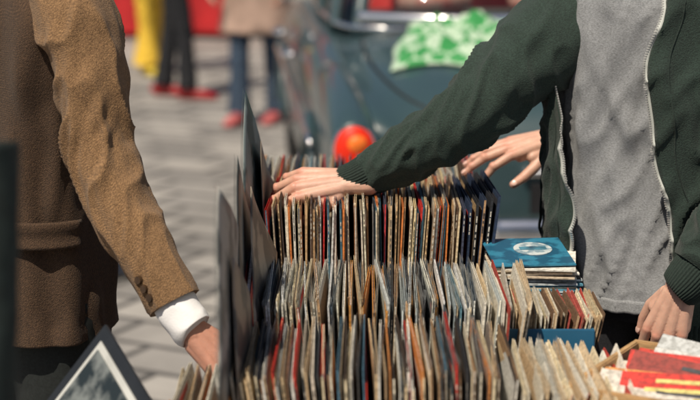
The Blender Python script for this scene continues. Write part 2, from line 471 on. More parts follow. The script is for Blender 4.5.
records('vinyl_records', .235, .325, 2.70, .90, CREAM, (6, 20), plastic=.12, seed=17, zj=.006)
records('vinyl_records', .238, .262, 3.03, .955, CREAM, (2, 12), size=.30, plastic=.1, seed=18, zj=.008)
records('vinyl_records', -.205, -.165, 2.60, .885, CREAM+WARM, (-12, -6), plastic=.2, seed=23)
records('vinyl_records', -.27, -.215, 2.50, .855, WARM+CREAM, (-16, -8), plastic=.2, seed=24)

def sleeve(name, corner, ang, yaw, tilt, col, col2, size=.315, outer=False):
    par = empty(name, corner)
    u = V((0, math.cos(R(ang)), -math.sin(R(ang)))); d = V((0, -math.sin(R(ang)), -math.cos(R(ang))))
    Rm = Matrix.Rotation(R(yaw), 3, 'Z') @ Matrix.Rotation(R(tilt), 3, 'Y')
    u = Rm @ u; d = Rm @ d; n = u.cross(d).normalized(); c = V(corner)+(u+d)*size/2
    M = Matrix((n, u, -d)).transposed()
    vs = []; fs = []; N_ = 14
    for sd in (-1, 1):
        b = len(vs)
        for i in range(N_+1):
            for q in range(N_+1):
                a_, b_ = (i/N_-.5)*size, (q/N_-.5)*size
                bend = .006*math.sin(a_*9+ang)+.004*math.sin(b_*12)
                e = min(1, 8*(.5-max(abs(a_), abs(b_))/size)+.25)
                vs.append(c+M @ V((bend+sd*.0022*e, a_, b_)))
        for i in range(N_):
            for q in range(N_):
                k = b+i*(N_+1)+q; fs.append((k, k+N_+1, k+N_+2, k+1))
    W = (N_+1)*(N_+1)
    rim = [i*(N_+1) for i in range(N_+1)]+[N_*(N_+1)+q for q in range(1, N_+1)]+[i*(N_+1)+N_ for i in range(N_-1, -1, -1)]+[q for q in range(N_-1, 0, -1)]
    for a_, b_ in zip(rim, rim[1:]+rim[:1]): fs.append((a_, b_, b_+W, a_+W))
    m = mat(name+'_art', col, rough=.45, scale=11, col2=col2, bump=.2, bscale=60, contrast=(.46, .54))
    add('cover', mesh(vs, fs), m, par)
    if outer:
        s2 = size/2+.004
        q = [c+M @ V((.006*math.sin(a_*9+ang)+.004*math.sin(b_*12)+.005, a_, b_)) for a_ in [(-1+2*i/10)*s2 for i in range(11)] for b_ in [(-1+2*i/10)*s2 for i in range(11)]]
        add('clear_outer', mesh(q, [(i*11+j, i*11+11+j, i*11+12+j, i*11+j+1) for i in range(10) for j in range(10)]), M_plastic, par)
sleeve('record_sleeve', (-.194, 2.60, 1.200), 24, -3, -1, (.42, .41, .38), (.12, .125, .12), outer=True)
sleeve('record_sleeve', (-.176, 2.66, 1.080), 30, -2, -3, (.07, .065, .06), (.32, .24, .17))
sleeve('record_sleeve', (-.186, 2.92, 1.190), 32, -3, -2, (.05, .055, .055), (.22, .23, .21), outer=True)
sleeve('record_sleeve', (-.160, 3.02, 1.120), 34, -3, -3, (.10, .09, .08), (.40, .33, .25))
sleeve('record_sleeve', (-.192, 3.38, 1.235), 42, -4, -2, (.04, .06, .06), (.18, .22, .22), outer=True)
sleeve('record_sleeve', (-.170, 3.40, 1.135), 26, -3, -3, (.22, .18, .14), (.07, .07, .07))

def album():
    par = empty('album_sleeve', (-.42, 2.62, .85))
    M = Matrix.Rotation(R(-48), 3, 'Z') @ Matrix.Rotation(R(-28), 3, 'X') @ Matrix.Rotation(R(26), 3, 'Y')
    c = V((-.405, 2.60, .775))
    add('black_sleeve', boxmesh([(c, (.31, .006, .31), M)], .001), mat('album_black', (.02, .022, .025), rough=.3), par, False)
    add('white_border', boxmesh([(c+M @ V((0, -.0045, 0)), (.270, .002, .270), M)]), mat('album_white', (.5, .51, .49), rough=.4), par, False)
    add('cover_photo', boxmesh([(c+M @ V((0, -.0075, 0)), (.248, .003, .248), M)]), mat('album_photo', (.02, .03, .035), rough=.4, scale=16, col2=(.18, .20, .20), contrast=(.44, .56)), par, False)
album()

def crate(name, x0, x1, y0, y1, z0, z1, m, t=.012, slats=True):
    par = empty(name, ((x0+x1)/2, (y0+y1)/2, z0))
    L_ = []
    L_.append((((x0+x1)/2, (y0+y1)/2, z0+t/2), (x1-x0, y1-y0, t), None))
    h = z1-z0-t; n = 2 if slats else 1
    for i in range(n):
        zc = z0+t+h*(i+.5)/n; hh = h/n-(.012 if slats else .0)
        zc += 0 if not slats else .003
        L_.append((((x0+x1)/2, y0+t/2, zc), (x1-x0, t, hh), None))
        L_.append((((x0+x1)/2, y1-t/2, zc), (x1-x0, t, hh), None))
        L_.append(((x0+t/2, (y0+y1)/2, zc), (t, y1-y0-2*t-.001, hh-.002), None))
        L_.append(((x1-t/2, (y0+y1)/2, zc), (t, y1-y0-2*t-.001, hh-.002), None))
    for xx in (x0+t+.009, x1-t-.009):
        for yy in (y0+t+.009, y1-t-.009):
            L_.append(((xx, yy, z0+t+h/2), (.016, .016, h-.004), None))
    add('boards', boxmesh(L_, .0015), m, par, False)
    return par
crate('record_crate', -.20, .27, 3.645, 4.015, .675, .83, M_wood)
crate('record_crate', -.20, .27, 3.275, 3.640, .70, .86, M_wood)
crate('record_crate', -.21, .28, 2.905, 3.270, .605, .76, M_wood)
crate('record_crate', -.23, .345, 2.530, 2.895, .592, .745, M_wood)
crate('record_crate', -.60, -.25, 2.28, 2.70, .592, .70, M_wood)
def table():
    par = empty('market_table', (.1, 3.1, 0))
    L_ = [((.09, 3.38, .57), (.66, 1.36, .03), None), ((-.06, 2.44, .57), (1.14, .50, .03), None), ((.56, 2.69, .57), (.27, .4, .0298), None)]
    for x, y in ((-.58, 2.24), (.46, 2.24), (-.2, 4.0), (.38, 4.0), (.66, 2.85)): L_.append(((x, y, .2775), (.04, .04, .553), None))
    add('trestle', boxmesh(L_, .002), M_wood, par, False)
    L_ = [((.035, 3.64, .632), (.5, .76, .07), None)]
    add('riser', boxmesh(L_, .002), M_wood, par, False)
table()

records('seven_inch_singles', .268, .395, 3.03, .917, CREAM+[(.7, .6, .4), (.5, .1, .08)], (2, 14), size=.178, seed=31, pitch=(.0026, .0048), zj=.004, thr=(.0016, .003))
crate('blue_plastic_crate', .250, .412, 2.925, 3.130, .71, .893, M_bluep, t=.006, slats=False)
crate('cardboard_box', .255, .425, 3.16, 3.36, .585, .885, mat('cardboard', (.2, .2, .2), rough=.8, scale=30), t=.006, slats=False)
add('box_riser', boxmesh([((.331, 3.03, .6465), (.15, .19, .12), None)], .002), M_wood, empty('wooden_riser', (.33, 3.03, .58)), False)
def flat_stack():
    par = empty('stacked_singles', (.34, 3.26, .886)); rnd = random.Random(4); z = .888; L_ = []; C = []
    pal = [(.55, .6, .62), (.8, .77, .7), (.1, .3, .42), (.75, .72, .62), (.04, .04, .05), (.6, .5, .38), (.7, .74, .76)]
    for i in range(15):
        t = rnd.uniform(.002, .0035)
        L_.append(((.336+rnd.uniform(-.006, .006), 3.262+rnd.uniform(-.008, .008), z+t/2), (.155, .16, t), Matrix.Rotation(R(rnd.uniform(-8, 8)), 3, 'Z'))); C.append(rnd.choice(pal)); z += t+.0004
    vs, fs = boxes(L_); me = mesh(vs, fs)
    ca = me.color_attributes.new('Col', 'FLOAT_COLOR', 'CORNER'); a = []
    for c in C: a += list(c+(1,))*24
    ca.data.foreach_set('color', a)
    add('sleeves', me, M_sleeve, par, False)
    blue = mat('blue_cover', (.015, .10, .18), rough=.4, scale=30, col2=(.03, .19, .30), contrast=(.45, .55))
    M = Matrix.Rotation(R(6), 3, 'Z') @ Matrix.Rotation(R(6), 3, 'X'); c = V((.330, 3.262, z+.012))
    add('blue_sleeve', boxmesh([(c, (.150, .155, .003), M)], .0008), blue, par, False)
    bm = bmesh.new()
    bmesh.ops.create_cone(bm, cap_ends=True, segments=48, radius1=.036, radius2=.036, depth=.0012, matrix=Matrix.Translation(c+M @ V((.012, .012, .0024))) @ M.to_4x4())
    x = bpy.data.meshes.new('d'); bm.to_mesh(x); bm.free()
    add('pale_disc', x, mat('label_pale', (.25, .36, .42), rough=.4, scale=50, col2=(.55, .60, .60), contrast=(.45, .55)), par, False)
    add('dark_panel', boxmesh([(c+M @ V((.012, .012, .0036)), (.05, .016, .0016), M)]), mat('label_dark', (.02, .05, .09), rough=.3, scale=40, col2=(.1, .3, .4)), par, False)
flat_stack()

def tray():
    c = V((.545, 2.67, .0)); par = empty('plywood_box', (c.x, c.y, .6)); A = Matrix.Rotation(R(-30), 3, 'Z')
    w, d, z0, z1, t = .34, .30, .60, .888, .012
    L_ = [(c+V((0, 0, z0)), (w, d, t), A)]
    for s in (-1, 1):
        L_.append((c+A @ V((0, s*(d/2-t/2), 0))+V((0, 0, (z0+z1)/2+t/2)), (w, t, z1-z0-t), A))
        L_.append((c+A @ V((s*(w/2-t/2), 0, 0))+V((0, 0, (z0+z1)/2+t/2)), (t, d-2*t-.001, z1-z0-t), A))
    add('boards', boxmesh(L_, .002), M_straw, par, False)
    rnd = random.Random(9)
    pal = [(.62, .58, .52), (.60, .03, .02), (.6, .55, .46), (.65, .28, .08), (.6, .6, .58), (.5, .05, .03), (.6, .38, .16), (.5, .52, .52), (.30, .04, .03)]
    L_ = []; C = []
    for i in range(22):
        yy = -.125+i*.0098
        Mt = A @ Matrix.Rotation(R(-52+rnd.uniform(-8, 8)), 3, 'X') @ Matrix.Rotation(R(rnd.uniform(-9, 9)), 3, 'Y')
        p = c+A @ V((rnd.uniform(-.025, .025), yy, 0))+V((0, 0, .825+rnd.uniform(-.01, .012))); cc = pal[i % 9]
        L_.append((p, (.25, .0022, .20), Mt)); C.append(cc)
        ink = rnd.choice([(.05, .05, .06), (.5, .04, .03), (.05, .15, .3), (.7, .6, .2)])
        for q in range(3):
            L_.append((p+Mt @ V((rnd.uniform(-.05, .05), -.0016, .085-q*.016)), (rnd.uniform(.05, .13), .0006, .007), Mt)); C.append(ink)
    vs, fs = boxes(L_); me = mesh(vs, fs); ca = me.color_attributes.new('Col', 'FLOAT_COLOR', 'CORNER'); a = []
    for q in C: a += list(q+(1,))*24
    ca.data.foreach_set('color', a)
    add('paper_sleeves', me, M_sleeve, par, False)
tray()

# ================================================================== MAN IN GREEN HOODIE
def hoodie_man():
    par = empty('man_in_green_hoodie', (.58, 3.42, 0))
    c = V((.58, 3.42, 0)); yaw = R(25)
    F = V((-math.sin(yaw), -math.cos(yaw), 0)); Lf = V((math.cos(yaw), -math.sin(yaw), 0))
    K = [(c.x, c.y, z, a, b) for z, a, b in ((.825, .176, .130), (.90, .172, .126), (1.02, .168, .120), (1.15, .170, .120), (1.30, .182, .124), (1.40, .180, .115), (1.47, .12, .085), (1.505, .075, .07))]
    def td(s, th, p):
        z = p.z; ph = th
        v = noise.noise(V((math.cos(ph)*3.2, math.sin(ph)*3.2, z*2.2)))*.014
        v += max(0, noise.noise(V((math.cos(ph)*5+z*7, math.sin(ph)*5, z*9+4))))*.018
        n3 = noise.noise(V((math.cos(ph)*4-z*9, math.sin(ph)*4, z*5+9))); v += (1-min(1, abs(n3)*3))**2*.010
        return v
    add('grey_tshirt', loft(K, Lf, 130, 120, td), M_tee, par)
    K = [(c.x, c.y, .822, .179, .133), (c.x, c.y, .846, .1775, .1315)]
    add('tshirt_hem', loft(K, Lf, 5, 110, lambda s, th, p: td(s, th, V((0, 0, .83)))+.001), M_tee, par)
    K = [(c.x, c.y, z, a, b) for z, a, b in ((.80, .168, .118), (.88, .168, .118), (.96, .155, .11))]
    add('jeans_hips', loft(K, Lf, 14, 60), M_jeans, par)
    for s, nm in ((-1, 'right'), (1, 'left')):
        h = c+Lf*(s*.088)+V((0, 0, .86)); k = c+Lf*(s*.10)+F*.03+V((0, 0, .48)); a = c+Lf*(s*.11)+V((0, 0, .07))
        leg(par, h, k, a, M_jeans, 'jeans_leg_'+nm, (.098, .072, .06), 3+s)
        shoe(par, a, F+Lf*s*.2, M_shoeb, 'shoe_'+nm)
    zs = [.80+.70*i/79 for i in range(80)]
    def prof(z):
        k = [(.80, .200, .160), (.86, .205, .163), (1.0, .205, .160), (1.15, .207, .157), (1.3, .214, .153), (1.40, .205, .135), (1.46, .15, .105), (1.50, .085, .085)]
        for i in range(len(k)-1):
            if z <= k[i+1][0]+1e-6:
                f = (z-k[i][0])/(k[i+1][0]-k[i][0]); return [k[i][q]*(1-f)+k[i+1][q]*f for q in (1, 2)]
        return k[-1][1:]
    def opening(z):
        k = [(.80, 36, 24), (.9, 31, 26), (1.0, 28, 24), (1.15, 38, 14), (1.3, 52, 9), (1.41, 57, 16), (1.50, 50, 40)]
        for i in range(len(k)-1):
            if z <= k[i+1][0]+1e-6:
                f = (z-k[i][0])/(k[i+1][0]-k[i][0]); f = f*f*(3-2*f); return [k[i][q]*(1-f)+k[i+1][q]*f for q in (1, 2)]
    def jp(z, ph, off=0):
        a, b = prof(z)
        oR, oL = opening(z)
        e = min(abs(ph+R(oR)), abs(ph-R(oL)))
        lift = .022*math.exp(-(e/.28)**2)
        n = noise.noise(V((math.sin(ph)*2.6+z*3, math.cos(ph)*2.6, z*2.5+7)))*.018
        r2 = noise.noise(V((math.sin(ph)*5-z*6, math.cos(ph)*5, z*8)))
        n += (1-min(1, abs(r2)*2.6))**1.6*.013*(1 if z < 1.44 else 0)
        if z < .86: n *= .4
        d = n+lift*.6+off
        return c + Lf*((a+d)*math.sin(ph)) + F*((b+d)*math.cos(ph)) + V((0, 0, z))
    NJ = 150; vs = []; fs = []
    for z in zs:
        oR, oL = opening(z)
        for j in range(NJ):
            ph = R(oL) + (2*math.pi-R(oL)-R(oR))*j/(NJ-1)
            ph2 = ph if ph <= math.pi else ph-2*math.pi
            vs.append(jp(z, ph2))
    for i in range(len(zs)-1):
        for j in range(NJ-1):
            fs.append((i*NJ+j, i*NJ+j+1, (i+1)*NJ+j+1, (i+1)*NJ+j))
    me = mesh(vs, fs)
    o = add('hoodie_body', me, M_green, par)
    sm = o.modifiers.new('s', 'SOLIDIFY'); sm.thickness = .005; sm.offset = 0
    vs = []; fs = []; zz = [.765+.045*i/5 for i in range(6)]
    NJ2 = 420
    for z in zz:
        for j in range(NJ2):
            oR, oL = opening(.80)
            ph = R(oL)+(2*math.pi-R(oL)-R(oR))*j/(NJ2-1); ph2 = ph if ph <= math.pi else ph-2*math.pi
            vs.append(jp(.805, ph2, .003-.004*abs(z-.79)/.02+.0016*math.sin(j*math.pi/2)*1)+V((0, 0, z-.805)))
    for i in range(5):
        for j in range(NJ2-1): fs.append((i*NJ2+j, i*NJ2+j+1, (i+1)*NJ2+j+1, (i+1)*NJ2+j))
    o = add('hoodie_hem_rib', mesh(vs, fs), M_greenrib, par); sm = o.modifiers.new('s', 'SOLIDIFY'); sm.thickness = .006; sm.offset = 0
    teeth = []
    for sd in (0, 1):
        pts = []
        n = 330
        for i in range(n):
            z = .77+.72*i/(n-1); zq = max(z, .80); op = opening(zq)
            ph = -R(op[0]) if sd == 0 else R(op[1])
            p = jp(zq, ph); p.z = z
            inw = jp(zq, ph+(.05 if sd == 0 else -.05)); inw.z = z
            pts.append((p, (inw-p).normalized()))
        for i, (p, q) in enumerate(pts):
            if i % 2 == 0:
                out = V((p.x-c.x, p.y-c.y, 0)).normalized()
                Mx = Matrix((q, q.cross(V((0, 0, 1))), V((0, 0, 1)))).transposed()
                teeth.append((p+q*.0075+out*.001, (.0046, .0028, .0026), Mx))
        vs = []; fs = []
        for p, q in pts: vs += [p-q*.001, p+q*.0078]
        for i in range(n-1): fs.append((2*i, 2*i+1, 2*i+3, 2*i+2))
        o = add('zip_tape', mesh(vs, fs), M_tape, par); sm = o.modifiers.new('s', 'SOLIDIFY'); sm.thickness = .0018; sm.offset = 0
    add('zip_teeth', boxmesh(teeth), M_zip, par, False)
    def seam(pts, r=.0017, nm='seam'):
        K = [(*p, r) for p in pts]; add(nm, loft(K, (0.3, .2, 1), max(20, len(K)*3), 8), M_greenrib, par)
    seam([jp(z, R(opening(z)[1])+.16, .0035) for z in [.81+.66*i/22 for i in range(23)]], .0014)
    seam([jp(z, -R(opening(z)[0])-.14, .0035) for z in [.81+.66*i/22 for i in range(23)]], .0014)
    seam([jp(1.13-.22*f, R(38+30*f), .0065) for f in [i/12 for i in range(13)]], .003, 'pocket_welt')
    seam([jp(1.13-.005, R(38+22*f), .0055) for f in [i/8 for i in range(9)]], .002, 'pocket_top_seam')
    seam([jp(1.13-.22*f, -R(62+30*f), .0065) for f in [i/12 for i in range(13)]], .003, 'pocket_welt')
    # sleeves
    K = [(.52, 3.50, 1.395, .085, .09), (.46, 3.49, 1.365, .098, .10), (.385, 3.455, 1.322, .092, .092), (.31, 3.42, 1.262, .080), (.240, 3.39, 1.198, .069), (.175, 3.39, 1.150, .061), (.11, 3.40, 1.110, .053), (.058, 3.412, 1.080, .045), (.034, 3.416, 1.066, .040)]
    K = [k if len(k) == 5 else (*k, k[3]) for k in K]
    add('sleeve_right', loft(K, (0, 1, 0), 190, 96, folds(.0095, 15, 1.0, 2.2, .45, ((.30, .10, .8), (.50, .05, .7), (.08, .08, .5)), skew=1.1)), M_green, par)
    rib = lambda s, th, p: .0009*math.sin(th*44)
    K = [(.042, 3.414, 1.072, .035), (.036, 3.415, 1.068, .0395), (.014, 3.418, 1.056, .038), (-.012, 3.42, 1.046, .0345), (-.017, 3.421, 1.044, .030)]
    add('cuff_right', loft(K, (0, 1, 0), 24, 264, rib), M_greenrib, par)
    K = [(.70, 3.36, 1.42, .085, .09), (.77, 3.34, 1.36, .085, .085), (.785, 3.27, 1.24, .078, .078), (.768, 3.22, 1.13, .076, .076), (.724, 3.20, 1.06, .072, .072), (.677, 3.185, .998, .064, .064), (.640, 3.178, .950, .055, .055), (.630, 3.176, .937, .048, .048)]
    add('sleeve_left', loft(K, (0, 1, 0), 150, 80, folds(.009, 17, 1.0, 6.2, .4, ((.32, .08, .9), (.52, .06, 1.0)), skew=.9)), M_green, par)
    K = [(.638, 3.177, .944, .040), (.629, 3.176, .934, .045), (.611, 3.173, .914, .043), (.597, 3.171, .900, .038), (.594, 3.171, .897, .032)]
    add('cuff_left', loft(K, (0, 1, 0), 24, 264, rib), M_greenrib, par)
    K = [(c.x-.10, c.y-.06, 1.47, .02), (c.x-.10, c.y+.03, 1.49, .045), (c.x-.02, c.y+.11, 1.49, .06), (c.x+.09, c.y+.09, 1.49, .055), (c.x+.12, c.y, 1.49, .04), (c.x+.08, c.y-.08, 1.46, .02)]
    add('hood', loft(K, (0, 0, 1), 40, 24, folds(.01, 15, 1, 4)), M_green, par)
    head(par, c+V((-.02, -.02, 1.66)), (-.7, -.7))
    hand('hand_right', (-.006, 3.405, 1.056), (-.97, -.04, -.06), (-.08, -.62, .78), False,
         {'index': (12, 28, 32, 20), 'middle': (3, 38, 44, 24), 'ring': (-6, 34, 44, 25), 'pinky': (-17, 36, 44, 25)},
         ((.74, .56, -.35), (.90, .26, -.30), (.96, .0, -.22)), M_skin, par, scale=1.06, voxel=.0016)
    hand('hand_left', (.598, 3.170, .902), (-.30, .0, -.94), (-.45, -.88, .12), True,
         {'index': (6, 24, 32, 20), 'middle': (1, 32, 38, 22), 'ring': (-5, 38, 42, 22), 'pinky': (-10, 42, 42, 22)},
         ((.78, .50, -.35), (.93, .2, -.3), (.98, .0, -.2)), M_skin, par, fore=.03, voxel=.0016)
hoodie_man()

# ================================================================== MAN IN TWEED JACKET
def tweed_man():
    c = V((-.585, 3.34, 0)); par = empty('man_in_tweed_jacket', c)
    F = V((.95, .31, 0)).normalized(); Rt = V((F.y, -F.x, 0))
    K = [(c.x-.01, c.y, z, a, b) for z, a, b in ((.80, .205, .140), (.90, .20, .138), (1.05, .185, .122), (1.2, .195, .126), (1.33, .215, .130), (1.42, .20, .12), (1.48, .12, .09), (1.51, .07, .07))]
    def td(s, th, p):
        z = p.z
        return noise.noise(V((math.cos(th)*2.6, math.sin(th)*2.6, z*2)))*.02+max(0, noise.noise(V((math.cos(th)*4+z*5, math.sin(th)*4, z*7+4))))*.02
    add('jacket_body', loft(K, Rt, 110, 96, td), M_tweed_shaded, par)
    def jac(z, ph, off=.0):
        a, b = .19, .130
        if z < .95: a, b = .202, .140
        return c+V((-.01, 0, 0))+Rt*((a+off)*math.cos(ph))+F*((b+off)*math.sin(ph))+V((0, 0, z))
    vs = []; fs = []
    for i in range(9):
        for j in range(14):
            vs.append(jac(1.03-.05*i/8, R(-30+52*j/13), .016+.002*math.sin(i)))
    for i in range(8):
        for j in range(13): fs.append((i*14+j, i*14+j+1, i*14+15+j, i*14+14+j))
    o = add('pocket_flap', mesh(vs, fs), M_tweed_shaded, par); sm = o.modifiers.new('s', 'SOLIDIFY'); sm.thickness = .006; sm.offset = 1
    K = [(c.x, c.y, z, a, b) for z, a, b in ((.78, .172, .125), (.88, .17, .12), (.96, .16, .11))]
    add('trouser_seat', loft(K, Rt, 10, 48), M_trouser, par)
    for s, nm in ((-1, 'left'), (1, 'right')):
        h = c+Rt*(s*.088)+V((0, 0, .86)); k = c+Rt*(s*.10)+F*.04+V((0, 0, .48)); a = c+Rt*(s*.11)-F*.03*s+V((0, 0, .07))
        leg(par, h, k, a, M_trouser, 'trouser_leg_'+nm, (.10, .078, .07), 13+s, .01)
        shoe(par, a, F, M_shoeb, 'shoe_'+nm)
    K = [(-.52, 3.20, 1.435, .06), (-.487, 3.15, 1.41, .074), (-.458, 3.12, 1.34, .068), (-.445, 3.10, 1.25, .062), (-.434, 3.08, 1.17, .060), (-.402, 3.05, 1.095, .057), (-.352, 3.005, 1.01, .051), (-.308, 2.97, .945, .047), (-.298, 2.963, .929, .0465)]
    add('sleeve_right', loft(K, (0, 1, 0), 190, 96, folds(.0088, 12, 1.0, 5.7, .42, ((.30, .10, 1.0), (.10, .08, .6), (.48, .05, .5)), skew=1.0), caps=(True, True)), M_tweed, par)
    ax = (V((-.298, 2.963, .929))-V((-.352, 3.005, 1.01))).normalized()
    bm = bmesh.new()
    for i in range(3):
        p = V((-.308, 2.970, .945))-ax*(.018*i)
        out = (V((-.50, -.85, -.10))); out = (out-ax*out.dot(ax)).normalized()
        q = p+out*(.0475+.0012*i)
        Mx = out.to_track_quat('Z', 'Y').to_matrix().to_4x4()
        bmesh.ops.create_cone(bm, cap_ends=True, segments=20, radius1=.0078, radius2=.0066, depth=.006, matrix=Matrix.Translation(q) @ Mx)
    x = bpy.data.meshes.new('b'); bm.to_mesh(x); bm.free(); add('cuff_buttons', x, M_button, par, False)
    K = [(-.322, 2.98, .965, .030), (-.296, 2.962, .925, .038), (-.276, 2.948, .899, .037), (-.266, 2.942, .887, .036), (-.262, 2.940, .884, .030)]
    add('shirt_cuff', loft(K, (0, 1, 0), 24, 40, folds(.002, 20, 1, 5, 1)), M_white, par)
    hand('hand_right', (-.264, 2.940, .886), (.66, -.10, -.55), (.45, -.62, .62), False,
         {'index': (5, 30, 30, 18), 'middle': (1, 34, 34, 20), 'ring': (-4, 38, 36, 20), 'pinky': (-9, 40, 36, 20)},
         ((.75, .5, -.4), (.92, .15, -.35), (.95, -.1, -.3)), M_skin2, par, fore=.015)
    K = [(-.66, 3.50, 1.42, .07), (-.66, 3.55, 1.32, .07), (-.66, 3.57, 1.16, .063), (-.65, 3.55, 1.02, .056), (-.63, 3.52, .93, .05)]
    add('sleeve_left', loft(K, (1, 0, 0), 80, 48, folds(.01, 14, 1, 8, .5)), M_tweed_shaded, par)
    hand('hand_left', (-.63, 3.52, .92), (.1, -.1, -.98), (-.1, .9, -.2), True,
         {k: (0, 30, 35, 20) for k in FING}, ((.8, .5, -.3), (.95, .2, -.3), (1, 0, -.2)), M_skin2, par, voxel=.003)
    head(par, c+V((.03, .0, 1.67)), (.9, .2), M_skin2)
tweed_man()

# ================================================================== OTHER SHOPPERS AT THE TABLE
def third():
    c = V((.98, 4.0, 0)); par = empty('shopper_in_dark_coat', c)
    F = V((-1, -.1, 0)).normalized(); Rt = V((F.y, -F.x, 0))
    mc = mat('dark_coat', (.02, .022, .03), rough=.9)
    K = [(c.x, c.y, z, a, b) for z, a, b in ((.75, .20, .15), (.95, .19, .14), (1.1, .17, .12), (1.3, .19, .125), (1.4, .18, .11), (1.46, .08, .07))]
    add('coat_body', loft(K, Rt, 60, 60, folds(.01, 5, 1.2, 2, 1)), mc, par)
    for s in (-1, 1):
        h = c+Rt*(s*.085)+V((0, 0, .85)); k = c+Rt*(s*.095)+V((0, 0, .47)); a = c+Rt*(s*.10)+V((0, 0, .07))
        leg(par, h, k, a, M_jeans, 'leg', (.09, .065, .055), s+5); shoe(par, a, F, M_shoeb)
    K = [(.93, 4.16, 1.38, .065), (.86, 4.14, 1.30, .064), (.77, 4.05, 1.17, .055), (.66, 3.92, 1.13, .050), (.58, 3.83, 1.112, .043)]
    add('sleeve_right', loft(K, (0, 1, 0), 60, 40, folds(.008, 16, 1, 1, .6)), mc, par)
    K = [(.97, 3.84, 1.38, .065), (.96, 3.80, 1.25, .062), (.95, 3.78, 1.1, .055), (.90, 3.78, .98, .05), (.86, 3.78, .88, .043)]
    add('sleeve_left', loft(K, (0, 1, 0), 60, 40, folds(.008, 16, 1, 4, .6)), mc, par)
    hand('hand_left', (.86, 3.78, .88), (-.3, 0, -.95), (0, -1, 0), True, {k: (0, 20, 25, 15) for k in FING}, ((.8, .5, -.3), (.95, .2, -.3), (1, 0, -.2)), M_skin, par, voxel=.003)
    hand('hand_right', (.425, 3.745, 1.085), (-.93, -.12, -.20), (-.18, -.34, .92), False,
         {'index': (8, 18, 22, 12), 'middle': (2, 8, 16, 10), 'ring': (-5, 8, 16, 10), 'pinky': (-14, 12, 20, 12)},
         ((.72, .55, -.38), (.88, .35, -.35), (.95, .15, -.35)), M_skin, par, fore=.17, scale=1.05)
    head(par, c+V((0, 0, 1.61)), F, None, .12)
third()

def near_shopper():
    c = V((-.575, 1.98, 0)); par = empty('shopper_in_green_coat', c)
    F = V((.35, .93, 0)).normalized(); Rt = V((F.y, -F.x, 0))
    mc = mat('dark_green_coat', (.012, .022, .020), rough=.9, var=.3, scale=60)
    K = [(c.x, c.y, z, a, b) for z, a, b in ((.60, .21, .16), (.85, .205, .155), (1.0, .185, .14), (1.15, .175, .13), (1.3, .18, .13), (1.4, .165, .11), (1.46, .07, .07))]
    add('coat_body', loft(K, Rt, 60, 60, folds(.01, 5, 1.2, 7, 1)), mc, par)
    for s in (-1, 1):
        h = c+Rt*(s*.085)+V((0, 0, .85)); k = c+Rt*(s*.095)+V((0, 0, .47)); a = c+Rt*(s*.10)+V((0, 0, .07))
        leg(par, h, k, a, M_trouser, 'leg', (.09, .065, .055), s+5); shoe(par, a, F, M_shoeb)
        sh = c+Rt*(s*.17)+V((0, 0, 1.38)); el = c+Rt*(s*.19)-F*.04+V((0, 0, 1.10)); wr = el+F*.12+V((0, 0, -.23))-Rt*(s*.02)
        add('sleeve', loft([(*sh, .058), (*sh.lerp(el, .5), .054), (*el, .05), (*el.lerp(wr, .5), .045), (*wr, .038)], F, 40, 30, folds(.007, 15, 1, 3)), mc, par)
        hand('hand', wr, F*.25+V((0, 0, -.95)), Rt*s, s == -1, {k_: (0, 20, 25, 15) for k_ in FING}, ((.8, .5, -.3), (.95, .2, -.3), (1, 0, -.2)), M_skin, par, voxel=.003)
    head(par, c+V((0, 0, 1.61)), F, None, .05)
near_shopper()

